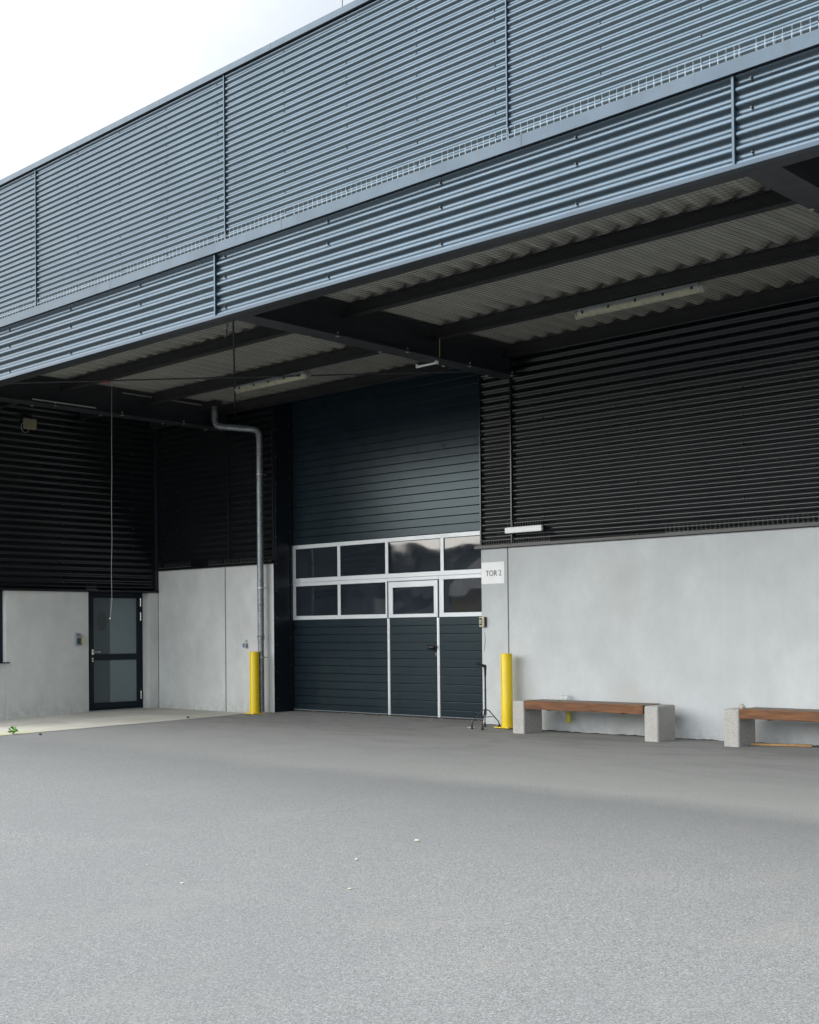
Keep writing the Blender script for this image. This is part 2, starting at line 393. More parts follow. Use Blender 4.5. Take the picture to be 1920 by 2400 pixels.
build('wall_joint',B(XL-.02,XL-.004,YW-.004,YW+.004,-.1,ZL-.01),'jointd',bd)
q=MB(); pts=[(-10.86,YW-.0012,1.30),(-10.845,YW-.0012,1.22),(-10.848,YW-.0012,1.13),(-10.862,YW-.0012,1.05),(-10.875,YW-.0012,1.0)]
q.tube(pts,[.0008,.0035,.004,.003,.0008],6); build('scuff_mark',q,'scuff',bd)

def corr(name,axis_,a0,a1,z0,z1,base,phase,parent,mat,screws=None,sgn=1,pitch=PITCH,amp=AMP):
    """horizontal sine sheet; axis_ 'x' spans x and faces -Y, 'y' spans y and faces +X. phase: z of one crest."""
    q=MB(); n=int((z1-z0)/pitch*14)+1; na=max(2,int(abs(a1-a0)/1.0)+1)
    rows=[]
    for i in range(n+1):
        z=z0+(z1-z0)*i/n; c=math.cos(2*math.pi*(z-phase)/pitch)
        c=math.tanh(1.0*c)/math.tanh(1.0)
        d=amp*c
        row=[]
        for j in range(na+1):
            a=a0+(a1-a0)*j/na
            row.append((a,base-amp-d,z) if axis_=='x' else (base+amp+d,a,z))
        rows.append(row if axis_=='x' else row)
    q.grid(rows)
    if screws:
        q.c=1
        for a in screws[0]:
            for z in screws[1]:
                # on the valley nearest to z
                k=round((z-phase-pitch/2)/pitch); zz=phase+pitch/2+k*pitch+.006
                if not(z0<zz<z1): continue
                rs=screws[2]; pr_=screws[3]
                if axis_=='x': q.bar((a,base-.001,zz),(a,base-pr_,zz),rs,8)
                else: q.bar((base+.001,a,zz),(base+pr_,a,zz),rs,8)
    return build(name,q,[mat,'blackpl'],parent,smooth=50)
def vjoint(x,y0,y1,z0,z1,parent,mat='jointmetal'):
    q=MB(); q.box(x-.011,x+.011,y0,y1,z0,z1); q.box(x-.022,x+.022,y1-.004,y1+.004,z0,z1)
    return build('cladding_joint',q,mat,parent,bevel=.002,seg=1)
# upper facade
UZ0,UZ1=5.12,10.62
ux=[-28.34,-22.34,-16.34,-10.34,-4.34,1.66,7.66]
crest_up=10.475-.018
for i in range(len(ux)-1):
    a,b=ux[i],ux[i+1]
    cols=[a+.06]+[a+x_ for x_ in (1.42,2.85,4.3,5.74)] 
    cols=[a+1.47,a+2.89,a+4.33,a+5.77]
    zz=[];z=10.50
    pat=[3,3,2,1,3,3,3,3,3,2,1]; i_=0
    while z>5.4: zz.append(z); z-=PITCH*pat[i_%len(pat)]; i_+=1
    p=corr('upper_cladding','x',a+.012,b-.012,UZ0,UZ1,YW,crest_up,bd,'clad',(cols,zz,.0065,.018))
    if i: vjoint(a,YW-.044,YW,UZ0,UZ1,p)
q=MB(); q.box(-28.34,7.66,YW+.03,YW+.2,2.4,UZ1); build('backing_wall',B(-28.34,7.66,YW+.41,YW+.6,0,UZ1),'navy',bd)
# coping
q=MB(); q.box(-28.4,7.7,YW-.075,YW-.071,10.592,10.700); q.box(-28.4,7.7,YW-.071,YW+.40,10.692,10.700); q.box(-28.4,7.7,YW-.071,YW-.03,10.592,10.596)
cp=build('roof_coping',q,'flash',bd,bevel=.002,seg=1)
x=-24.1
while x<-9: build('coping_seam',B(x-.004,x+.004,YW-.0765,YW-.0745,10.590,10.702),'cladshade',cp); x+=3.0
build('upper_soffit_gap',B(-28.34,7.66,YW-.03,YW+.02,10.596,10.62),'navy',bd)
build('roof',B(-28.34,7.66,YW+.4,YW+28,10.2,10.4),'roofm',bd)
build('lightning_rod',(lambda q:(q.bar((-13.62,YW+.1,10.69),(-13.62,YW+.1,11.05),.006,6),q)[1])(MB()),'steel',bd)
# lower cladding, under the canopy
LZ0,LZ1=2.46,5.14
crest_lo=2.80+.035
cols=lambda a,b:[x_ for x_ in [a+.5+1.43*k for k in range(30)] if x_<b-.1]
zl=[2.49+PITCH*3*k for k in range(9)]
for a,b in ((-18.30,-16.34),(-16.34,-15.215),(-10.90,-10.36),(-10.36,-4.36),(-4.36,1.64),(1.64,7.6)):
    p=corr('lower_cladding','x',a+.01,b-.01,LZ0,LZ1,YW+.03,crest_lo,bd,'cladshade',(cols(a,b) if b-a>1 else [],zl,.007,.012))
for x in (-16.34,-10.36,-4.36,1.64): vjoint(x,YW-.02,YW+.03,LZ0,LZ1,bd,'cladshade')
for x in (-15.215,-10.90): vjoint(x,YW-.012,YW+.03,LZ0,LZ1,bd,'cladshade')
# side wing cladding
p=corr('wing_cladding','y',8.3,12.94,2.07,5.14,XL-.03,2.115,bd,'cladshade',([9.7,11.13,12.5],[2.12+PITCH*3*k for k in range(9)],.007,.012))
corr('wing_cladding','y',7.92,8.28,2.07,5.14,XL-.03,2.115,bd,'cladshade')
q=MB(); q.box(XL,XL+.02,12.945,12.985,2.06,5.14)
build('corner_trim',q,'navy',bd,bevel=.003,seg=1)
q=MB(); q.box(XL-.3,XL+.012,12.925,12.999,2.06,5.14); q.box(XL+.001,XL+.052,12.975,13.3,2.46,5.14); build('corner_filler',q,'navy',bd)
build('wing_backing',B(XL-.6,XL-.31,7.92,13.0,0,5.15),'navy',bd)
build('wing_front',B(XL-6,XL+.03,7.86,7.90,0,5.12),'cladshade',bd)
# drip flashings
def drip(x0,x1): 
    q=MB(); q.box(x0,x1,YW-.045,YW-.042,ZC+.002,ZC+.040); q.grid([[(x0,YW-.045,ZC+.040),(x1,YW-.045,ZC+.040)],[(x0,YW+.03,ZC+.058),(x1,YW+.03,ZC+.058)]])
    q.box(x0,x1,YW-.045,YW+.02,ZC+.002,ZC+.005)
    return build('drip_flashing',q,'cladshade',bd)
drip(-10.985,7.5); drip(-18.33,-15.2)
q=MB(); q.box(XL+.042,XL+.045,8.5,12.985,ZL+.004,ZL+.034); q.box(XL-.02,XL+.045,8.5,12.985,ZL+.004,ZL+.007)
q.grid([[(XL+.045,8.5,ZL+.034),(XL+.045,12.985,ZL+.034)],[(XL-.03,8.5,ZL+.052),(XL-.03,12.985,ZL+.052)]])
q.box(XL+.042,XL+.045,7.9,8.5,ZL+.004,ZL+.034)
build('drip_flashing',q,'cladshade',bd)

# ---- canopy
FY=8.15; FZ0,FZ1=4.607,5.285
q=MB(); q.box(-28.3,7.6,FY+.03,FY+.04,4.64,5.2); q.box(-28.3,7.6,FY+.012,FY+.30,4.650,4.658); q.box(-28.3,7.6,FY+.292,FY+.30,4.658,4.72)
cn=build('canopy_edge_channel',q,'steel',bd)
fx=[-28.40,-22.40,-16.40,-10.40,-4.40,1.60,7.60]
crest_f=4.651-.016
for i in range(len(fx)-1):
    a,b=fx[i],fx[i+1]
    p=corr('fascia_cladding','x',a+.012,b-.012,4.62,5.30,FY,crest_f,cn,'clad',([a+.13,a+1.70,a+3.15,a+4.6] if i!=4 else [a+.13,a+1.7,a+3.15,a+4.6],[5.222,5.0,4.683],.0075,.018))
    if i: vjoint(a,FY-.044,FY,4.612,5.30,cn)
q=MB(); q.grid([[(-28.4,FY-.060,4.594),(7.6,FY-.060,4.594)],[(-28.4,FY-.042,4.628),(7.6,FY-.042,4.628)]]); q.box(-28.4,7.6,FY-.060,FY-.048,4.589,4.593); q.box(-28.4,7.6,FY-.048,FY+.02,4.590,4.594); build('fascia_trim',q,'flash',cn)
q=MB(); zt=5.385-.008; zb_=5.272
q.box(-28.4,7.6,FY-.070,FY-.066,zb_,zt); q.box(-28.4,7.6,FY-.066,FY+.45,zt-.004,zt); q.box(-28.4,7.6,FY-.066,FY-.03,zb_,zb_+.004)
fl=build('fascia_flashing',q,'flash',cn,bevel=.003,seg=1)
x=-15.3
while x<-3: build('flashing_seam',B(x-.003,x+.003,FY-.0715,FY-.0695,zb_,zt+.001),'cladshade',fl); x+=3.0
# roof sheet: trapezoid ribs running in Y
q=MB(); x=-28.3; pts=[]
while x<7.6:
    for k in range(12):
        c_=math.cos(2*math.pi*k/12); pts.append((x+.25*k/12,5.088+.034*math.copysign(abs(c_)**.7,c_)))
    x+=.25
q.grid([[(a,FY+.05,z) for a,z in pts],[(a,YW+.02,z) for a,z in pts]])
q.box(-28.3,7.6,FY+.05,YW+.02,5.135,5.14)
build('roof_sheet',q,'deck',cn,smooth=60)
for k,x in enumerate((-28.345,-22.345,-16.345,-10.345,-4.345,1.655)):
    q=MB(); w2=.135
    q.box(x-w2,x+w2,FY+.30,YW-.03,4.655,4.673); q.box(x-w2,x+w2,FY+.30,YW-.03,5.030,5.048); q.box(x-.006,x+.006,FY+.30,YW-.03,4.673,5.030)
    bm=build('canopy_beam',q,'steel',cn)
    for y in (9.6,10.75,11.9,12.75):
        if not -17<x<-4: continue
        for sx in (-1,1):
            q=MB(); q.bar((x+sx*(w2-.02),y+.12*sx,4.64),(x+sx*(w2-.02),y+.12*sx,4.70),.011,6); q.box(x+sx*(w2-.02)-.018,x+sx*(w2-.02)+.018,y+.12*sx-.02,y+.12*sx+.02,4.646,4.652); build('beam_clamp',q,'bolt',bm)
for y in (9.925,11.455,12.86):
    q=MB()
    for a,b in zip((-28.3,-22.335,-16.335,-10.335,-4.335,1.665),(-22.355,-16.355,-10.355,-4.355,1.645,7.6)):
        q.box(a,b,y-.055,y+.055,4.905,4.913); q.box(a,b,y-.055,y+.055,5.040,5.048); q.box(a,b,y-.005,y+.005,4.913,5.040)
        q.box(a,a+.012,y-.05,y+.05,4.913,5.04); q.box(b-.012,b,y-.05,y+.05,4.913,5.04)
        q.box(a+.03,a+.09,y-.02,y-.005,4.93,5.03)
    build('purlin',q,'purlin',cn)
q=MB()
q.bar((-16.3,8.62,4.83),(-11.04,12.9,4.83),.011,8); build('brace_rod',q,'steel',cn)
q=MB(); q.bar((-10.55,8.47,4.86),(-16.02,12.9,4.86),.011,8); q.bar((-10.55,8.57,4.86),(-10.75,8.72,4.86),.018,8); build('brace_rod',q,'steel',cn)
q=MB(); q.bar((-16.22,9.35,4.70),(-16.22,10.4,4.70),.010,8); q.bar((-16.26,10.9,5.0),(-16.26,12.4,5.0),.010,8); build('cable_conduit',q,'conduit',cn)

# ---- sectional door
DY=13.39; DL,DR=-15.2,-10.905
sd_=build('sectional_door',B(DL,DR,DY+.02,DY+.05,.0,5.1),'door',bd)
def panelgrp(x0,x1,z0,n,h=.12145,name='door_panel'):
    q=MB()
    for i in range(n):
        z=z0+i*h; q.box(x0,x1,DY,DY+.022,z+.0032,z+h-.0008)
    return build(name,q,'door',sd_,bevel=.0055,seg=3)
for s_ in range(3):
    for x0,x1 in ((DL,-13.062),(-13.012,-12.066),(-12.016,DR)):
        panelgrp(x0,x1,.048+s_*.4858,4)
for s_ in range(4): panelgrp(DL,DR,2.705+s_*.606,5 if s_<4 else 4,.1212)
build('bottom_seal',B(DL,DR,DY-.006,DY+.04,-.01,.068),'rubber',sd_,bevel=.004)
build('bottom_rail',B(DL,DR,DY-.008,DY+.012,.068,.074),'greyplast',sd_)
for z0,z1,rows in ((2.103,2.702,(2.168,2.640)),(1.505,2.100,(1.566,2.043))):
    q=MB(); ga,gb=rows
    xs_=[(-15.115,-14.138),(-14.074,-13.096),(-13.034,-11.985),(-11.922,DR+.3)] if z0>2 else [(-15.115,-14.138),(-14.074,-13.096),None,(-11.930,DR+.3)]
    y0,y1=DY-.012,DY+.012
    if z0>2:
        q.box(DL,DR,y0,y1,z0,ga); q.box(DL,DR,y0,y1,gb,z1)
        ed=[DL]+[v for p in xs_ for v in p]
        for a,b in zip(ed[0::2],ed[1::2]): q.box(a,b,y0+.001,y1,ga,gb)
    else:
        for xa,xb in ((DL,-13.062),(-12.016,DR)): q.box(xa,xb,y0,y1,z0,ga); q.box(xa,xb,y0,y1,gb,z1)
        q.box(-13.060,-12.018,y0,y1,2.052,z1)
        for a,b in ((DL,-15.115),(-14.138,-14.074),(-13.096,-13.062),(-12.016,-11.930)): q.box(a,b,y0+.001,y1,ga,gb)
    build('window_frame',q,'alu',sd_,bevel=.002,seg=1)
    for p in xs_:
        if p is None: continue
        a,b=p; b=min(b,DR)
        build('pane',B(a,b,DY+.002,DY+.008,ga,gb),'pane',sd_)
        q=MB()
        for bx in ((a,b,DY-.006,DY+.003,ga,ga+.007),(a,b,DY-.006,DY+.003,gb-.007,gb),(a,a+.007,DY-.006,DY+.003,ga+.007,gb-.007),(b-.007,b,DY-.006,DY+.003,ga+.007,gb-.007)): q.box(*bx)
        build('pane_gasket',q,'rubber',sd_)
# wicket door
q=MB(); y0,y1=DY-.018,DY+.006
xa,xb=-13.030,-12.040
for bx in ((xa,xb,y0,y1,1.508,1.560),(xa,xb,y0,y1,1.955,2.040),(xa,-12.939,y0,y1,1.560,1.955),(-12.115,xb,y0,y1,1.560,1.955)): q.box(*bx)
wk=build('wicket_frame',q,'alu',sd_,bevel=.002,seg=1)
build('pane',B(-12.939,-12.115,DY-.008,DY-.002,1.560,1.955),'pane',sd_)
build('rain_strip',B(-13.055,-12.02,DY-.030,DY-.012,2.046,2.054),'greyplast',sd_)
for x0,x1 in ((-13.060,-13.040),(-13.034,-13.016),(-12.062,-12.040),(-12.034,-12.018)):
    build('edge_strip',B(x0,x1,DY-.014,DY+.01,.06,1.50),'strip',sd_,bevel=.002,seg=1)
q=MB(); q.bar((-12.155,DY,1.07),(-12.155,DY-.05,1.07),.012,12); q.lathe((0,0,0),[(.0001,0),(.0002,0)],4)
q=MB(); q.bar((-12.085,DY+.001,1.072),(-12.085,DY-.014,1.072),.034,16); q.bar((-12.085,DY,1.072),(-12.085,DY-.06,1.072),.011,10)
q.tube([(-12.085,DY-.055,1.072),(-12.12,DY-.058,1.071),(-12.16,DY-.056,1.068),(-12.20,DY-.05,1.066)],[.018,.027,.033,.028],12)
build('door_handle',q,'blackpl',sd_,smooth=40)
q=MB(); q.box(-12.108,-12.068,DY-.010,DY+.002,.925,1.0); lk=build('lock_plate',q,'blackpl',sd_,bevel=.012,seg=4)
build('keyhole',B(-12.093,-12.083,DY-.013,DY-.009,.953,.983),'silver',lk,bevel=.003)
# dark reveal of the door opening
q=MB(); q.box(DL-.09,DL,YW+.382,DY+.05,0,5.1); q.box(DL-.012,DL,YW-.004,DY+.02,-.05,5.1)
rv=build('door_reveal',q,'navy',bd)
for z in [.25+.43*k for k in range(11)]:
    q=MB(); q.bar((DL,YW+.05,z),(DL+.004,YW+.05,z),.007,8); build('rivet',q,'bolt',rv)
    q=MB(); q.bar((DL,DY-.06,z+.1),(DL+.004,DY-.06,z+.1),.006,8); build('rivet',q,'bolt',rv)
build('guide_rail',B(DL,DL+.018,DY-.05,DY-.01,.03,5.1),'navy',bd)
build('door_reveal',B(DR+.001,DR+.012,YW+.002,DY+.02,-.05,5.1),'navy',bd)

# ---- entrance door in the wing
X0=XL-.19
gd=build('entrance_door',(lambda q:(q.box(X0-.04,X0,11.595,11.70,.01,2.02),q.box(X0-.04,X0,12.74,12.797,.01,2.02),q.box(X0-.04,X0,11.70,12.74,1.975,2.02),q.box(X0-.04,X0,11.70,12.74,.01,.03),q)[-1])(MB()),'doorframe',bd,bevel=.004)
q=MB(); x1=X0+.012; x2=X0-.03
for bx in ((x2,x1,11.712,11.80,.035,1.965),(x2,x1,12.672,12.735,.035,1.965),(x2,x1,11.80,12.672,1.925,1.965),(x2,x1,11.80,12.672,.035,.137),(x2,x1,11.80,12.672,.860,.965)): q.box(*bx)
build('door_leaf',q,'doorframe',gd,bevel=.004)
build('door_pane',B(X0-.015,X0-.009,11.80,12.672,.965,1.925),'film',gd)
build('door_pane',B(X0-.015,X0-.009,11.80,12.672,.137,.860),'film',gd)
def onray(px,py,X):  # y,z of the pixel on plane x=X  (used only to size the panes' painted reflection and fittings)
    d=r2*((px-960)/2928.8)-u2*((py-1432.5)/2928.8)+fw; t=X/d.x; return d.y*t,1.3+d.z*t
ys_=onray(259,1600,X0)[0]
build('reflection_strip',B(X0-.009,X0-.0075,11.801,ys_,.966,1.924),'refldark',gd)  # thin dark strip standing in for a reflection in the pane
build('reflection_strip',B(X0-.009,X0-.0075,11.801,ys_,.138,.859),'refldark',gd)
yo,zo=onray(239.5,1457,X0); q=MB(); n=40; ro=.115
q.add([(X0-.0065,yo+.095*math.cos(2*math.pi*k/n),zo+.165*math.sin(2*math.pi*k/n)) for k in range(n)],[tuple(range(n))])
for rs in (.12,): 
    for k in range(n):
        a,b=2*math.pi*k/n,2*math.pi*(k+1)/n
        q.add([(X0-.0066,yo+.108*math.cos(a),zo+.19*math.sin(a)),(X0-.0066,yo+.113*math.cos(a),zo+.199*math.sin(a)),(X0-.0066,yo+.113*math.cos(b),zo+.199*math.sin(b)),(X0-.0066,yo+.108*math.cos(b),zo+.19*math.sin(b))],[(0,1,2,3)])
build('oval_sticker',q,'filmo',gd)
q=MB(); yh,zh=onray(216,1528,X0)
q.box(X0+.010,X0+.020,yh-.018,yh+.018,zh-.045,zh+.04)
q.bar((X0+.015,yh,zh),(X0+.065,yh,zh),.010,10); q.tube([(X0+.06,yh,zh),(X0+.068,yh+.03,zh),(X0+.066,yh+.12,zh)],[.010,.011,.013],10)
build('door_handle',q,'silver',gd,smooth=40)
q=MB(); q.bar((X0+.012,yh,zh-.15),(X0+.018,yh,zh-.15),.020,14); q.bar((X0+.012,yh,zh-.12),(X0+.018,yh,zh-.12),.020,14); q.box(X0+.012,X0+.018,yh-.019,yh+.019,zh-.15,zh-.12); build('lock_plate',q,'silver',gd)
for py in (1412,1445,1628):
    yy,zz=onray(334.5,py,X0)
    q=MB(); q.bar((X0+.018,12.745,zz-.070),(X0+.018,12.745,zz-.026),.013,10); q.bar((X0+.018,12.745,zz-.022),(X0+.018,12.745,zz+.022),.013,10); q.bar((X0+.018,12.745,zz+.026),(X0+.018,12.745,zz+.070),.013,10)
    build('hinge',q,'silver',gd,smooth=40)
build('threshold',B(X0-.05,XL-.02,11.59,12.80,-.02,.012),'greyplast',gd)
build('reveal_lining',B(XL-.30,XL-.21,11.5,12.9,2.02,2.07),'navy',bd)
# ---- window of the wing
wn=build('wing_window',B(XL-.12,XL-.09,8.52,10.072,.875,2.02),'doorframe',bd)
build('pane',B(XL-.0895,XL-.088,8.60,9.98,.95,1.95),'glass',wn)
build('window_sill',B(XL-.09,XL+.05,8.46,10.12,.858,.876),'doorframe',wn,bevel=.003)

# ------------------------------------------------------------------ bird nets
def net(name,x0,x1,y0,y1,label,seed):
    rr=random.Random(seed); q=MB(); st=.058
    ph=[rr.uniform(0,6.28) for _ in range(6)]
    def P(x,y):
        u=(x-x0)/(x1-x0); v=(y-y0)/(y1-y0)
        sag=.05*math.sin(math.pi*u)*math.sin(math.pi*v)
        z=4.892-sag
        dx=.018*math.sin(2.1*y+ph[0]+.6*x)+.014*math.sin(5*y+ph[1])+.02*math.sin(1.3*x+ph[2]); dy=.02*math.sin(1.7*x+ph[3])+.014*math.sin(4.3*x+ph[4]+y)+.012*math.sin(3*y+ph[5])
        e=min(1,min(u,1-u,v,1-v)*9)
        return (x+dx*e,y+dy*e,z+.012*math.sin(2.3*x+3*y)*e)
    r_=.0016
    nx=int((x1-x0)/st); ny=int((y1-y0)/st)
    for i in range(nx+1):
        x=x0+(x1-x0)*i/nx; q.tube([P(x,y0+(y1-y0)*k/16) for k in range(17)],r_,3,False)
    for j in range(ny+1):
        y=y0+(y1-y0)*j/ny; q.tube([P(x0+(x1-x0)*k/24,y) for k in range(25)],r_,3,False)
    tag(build(name,q,'net'),label,'bird net','bird nets stretched under the canopy')
net('bird_net',-16.20,-10.49,8.47,12.78,'fine black bird net under the middle canopy bay, left of the central beam',1)
net('bird_net',-10.20,-4.49,8.47,12.78,'fine black bird net under the right canopy bay, before the bright roof sheets',2)

# ------------------------------------------------------------------ bird spikes
def spikes(x0,x1,y,z,step,h,label,seed,axis_='x',fwd=-1,r_=.0013,group='rows of bird spikes on ledges',tilt=.03,h2=.06,two=True):
    rr=random.Random(seed); base=((x0+x1)/2,y,z) if axis_=='x' else (y,(x0+x1)/2,z)
    t=thing('bird_spikes',base,label,'bird spikes',group); q=MB(); qb=MB(); x=x0
    def T(a,o,zz): return (a,y+fwd*o,z+zz) if axis_=='x' else (y-fwd*o,a,z+zz)
    while x<x1:
        if rr.random()>.03:
            j=rr.uniform(-.004,.004)
            q.bar(T(x,0,.004),T(x+j,tilt*.1,h*rr.uniform(.94,1.05)),r_,4,caps=False)
            if two:
                b=rr.uniform(.6,1.1)
                q.bar(T(x+.006,.0,.004),T(x+.018+rr.uniform(-.006,.006),tilt*b,h2*rr.uniform(.85,1.1)),r_,4,caps=False)
                q.bar(T(x-.004,.0,.004),T(x-.02+rr.uniform(-.006,.006),-tilt*b,h2*1.2*rr.uniform(.85,1.1)),r_*.8,4,caps=False)
        x+=step
    if axis_=='x': qb.box(x0,x1,y-.009,y+.009,z-.001,z+.003)
    else: qb.box(y-.009,y+.009,x0,x1,z-.001,z+.005)
    build('spike_wire',q,'steelwire' if z>4 else 'dullwire',t); build('base_strip',qb,'wirebase' if z>4 else 'dullwire',t)
    return t
zs=zt+.002
for a,b,lb in ((-16.34,-10.36,'long wire spike row on the canopy ledge, left of the middle cladding joint'),(-10.34,-4.36,'long wire spike row on the canopy ledge between the two fascia joints'),(-4.34,1.6,'long wire spike row on the canopy ledge at the right end')):
    spikes(a,b,FY-.045,zs,.067,.105,lb,int(a*10),r_=.0008,group='bird spikes along the canopy ledge')
zd=ZC+.044
spikes(-10.95,-9.72,YW-.025,zd,.042,.095,'wire spikes on the drip ledge under the white tube lamp',11,r_=.0008,tilt=.02)
spikes(-8.0,1.2,YW-.025,zd,.060,.10,'long faint row of wire spikes on the drip ledge above the benches',12,r_=.0008,tilt=.02)
spikes(-18.25,-17.35,YW-.025,zd,.042,.09,'short row of dark spikes on the ledge beside the inner corner',13,r_=.0007,tilt=.02)
spikes(-16.85,-15.25,YW-.025,zd,.042,.09,'row of dark spikes on the ledge behind the downpipe',14,r_=.0007,tilt=.02)
spikes(11.55,11.75,XL+.02,ZL+.04,.05,.09,'few single spikes above the glass entrance door',15,axis_='y',fwd=-1,r_=.0008,tilt=.02)
spikes(-10.38,-9.82,12.93,2.664,.042,.10,'short row of wire spikes standing on the white tube lamp',16,r_=.0008,tilt=.02)

# ------------------------------------------------------------------ lamps
t=thing('wall_lamp',(-10.1,12.93,2.56),'short white tube lamp on the dark cladding above the door number sign','lamp')
build('housing',B(-10.405,-9.80,12.895,12.965,2.585,2.662),'white',t,bevel=.008)
build('end_cap',B(-9.80,-9.775,12.90,12.97,2.583,2.66),'blackpl',t,bevel=.004)
build('bracket',B(-10.36,-9.83,12.965,13.02,2.60,2.64),'blackpl',t)
q=MB(); q.tube([(-10.40,12.95,2.60),(-10.48,12.97,2.60),(-10.60,12.98,2.592)],.010,8); build('cable',q,'blackpl',t)
def tubelamp(x0,x1,y,z,label):
    t=thing('fluorescent_lamp',((x0+x1)/2,y,z),label,'lamp','tube lamps hung from the canopy purlins')
    q=MB(); q.box(x0+.02,x1-.02,y-.055,y+.055,z,z+.05); build('housing',q,'greyplast',t,bevel=.012)
    q=MB(); n=10
    rows=[]
    for x in (x0+.015,x0+.03,x1-.03,x1-.015):
        s_=.85 if x in (x0+.015,x1-.015) else 1
        rows.append([(x,y+.052*s_*math.cos(math.pi*k/n),z-.055*s_*math.sin(math.pi*k/n)) for k in range(n+1)])
    q.grid(rows); build('diffuser',q,'lampcover',t,smooth=True)
    for xe in (x0,x1):
        q=MB(); q.bar((xe-.012,y,z-.005),(xe+.03,y,z-.005),.055,14); build('end_cap',q,'clear',t)
    for k in range(5):
        xx=x0+.1+(x1-x0-.2)*k/4
        build('clip',B(xx-.011,xx+.011,y-.062,y-.054,z-.018,z+.012),'blackpl',t)
    for xx in (x0+.25,x1-.25): q=MB(); q.bar((xx,y,z+.045),(xx,y,4.906),.006,6); build('hanger',q,'bolt',t)
tubelamp(-8.19,-6.61,11.50,4.845,'long tube lamp under the right canopy bay, mottled by the bird net')
tubelamp(-14.22,-12.72,11.50,4.845,'long tube lamp under the middle canopy bay, left of the central beam')
t=thing('beam_lamp',(-10.5,11.5,4.62),'tiny white tube fitting clipped beneath the central canopy beam','lamp')
q=MB(); q.bar((-10.66,11.5,4.632),(-10.34,11.5,4.632),.014,10); build('tube',q,'white',t)
q=MB(); q.box(-10.67,-10.645,11.485,11.515,4.618,4.66); q.box(-10.345,-10.315,11.48,11.52,4.618,4.668); build('bracket',q,'white',t)
q=MB(); q.tube([(-10.325,11.46,4.64),(-10.305,11.44,4.665),(-10.205,11.42,4.68),(-10.205,11.42,4.905)],.006,6); build('cable',q,'yconduit',t)

# ------------------------------------------------------------------ downpipe
t=thing('downpipe',(-15.37,12.86,0),'galvanised steel downpipe with a bend, beside the dark door reveal','downpipe')
def arc(c,p0,p1,n=6):
    c,p0,p1=Vector(c),Vector(p0),Vector(p1)
    return [ (p0*(1-k/n)**2+c*2*(k/n)*(1-k/n)+p1*(k/n)**2) for k in range(n+1)]
A=Vector((-16.13,12.56,4.66)); Bp=Vector((-15.37,12.86,4.545)); dd=(Bp-A).normalized()
pts=[(-16.13,12.56,4.98)]+arc(A,A+Vector((0,0,.12)),A+dd*.12)+arc(Bp,Bp-dd*.12,Bp-Vector((0,0,.12)))
q=MB(); q.tube(pts,.052,16,False); build('bend',q,'galv',t,smooth=60)
q=MB(); q.bar((-15.37,12.86,4.43),(-15.37,12.86,1.22),.052,20,caps=False); build('pipe',q,'galv',t,smooth=60)
q=MB(); q.bar((-15.37,12.86,1.24),(-15.37,12.86,-.02),.048,20,caps=False); build('standpipe',q,'galv',t,smooth=60)
for z,h in ((4.42,.05),(1.19,.075),(3.35,.012)):
    q=MB(); q.lathe((-15.37,12.86,z),[(.050,0),(.058,.004),(.058,h*.4),(.055,h*.5),(.058,h*.6),(.058,h-.004),(.050,h)],20); build('sleeve',q,'galv',t,smooth=40)
for f in (.15,.32,.55,.72,.86):
    p=A+(Bp-A)*f; q=MB(); q.bar(p-dd*.006,p+dd*.006,.057,16); build('collar',q,'galv',t,smooth=40)
for z in (3.83,2.02,.915):
    q=MB(); q.lathe((-15.37,12.86,z),[(.053,-.009),(.057,-.009),(.057,.009),(.053,.009)],20); q.bar((-15.31,12.86,z),(-15.285,12.86,z),.010,8); q.bar((-15.37,12.90,z),(-15.37,13.0,z),.006,6); build('bracket',q,'bolt',t)
q=MB(); q.box(-16.22,-16.04,12.47,12.65,4.97,5.06); build('outlet_box',q,'blackpl',t,bevel=.01)

# ------------------------------------------------------------------ small fittings on the walls
t=thing('door_sign',(-10.70,YW,2.08),'white paper sign reading TOR 2 on the concrete beside the big door','sign')
q=MB(); rows=[]
for i in range(5):
    z=1.932+(2.223-1.932)*i/4
    rows.append([(-10.895+.396*j/6,YW-.003-.0035*math.sin(j*1.1+i*.9)**2-(.004 if j in(0,6) and i in(0,4) else 0),z) for j in range(7)])
q.grid(rows); q.grid([[(p[0],p[1]+.001,p[2]) for p in r][::-1] for r in rows]); build('sheet',q,'white',t,smooth=True)
fc=bpy.data.curves.new('lettering','FONT'); fc.body='TOR 2'; fc.size=.112; fc.extrude=.0006; fc.align_x='CENTER'; fc.space_character=1.02; fc.offset=-.0007
fo=bpy.data.objects.new('tmp',fc); col.objects.link(fo); bpy.context.view_layer.update()
me=bpy.data.meshes.new_from_object(fo); bpy.data.objects.remove(fo); bpy.data.curves.remove(fc); me.materials.clear(); me.materials.append(M['letter'])
lo=bpy.data.objects.new('lettering',me); col.objects.link(lo); lo.parent=t; lo.location=(.018,-.0085,-.042); lo.rotation_euler=(R(90),0,0); lo.scale=(.86,.96,1)

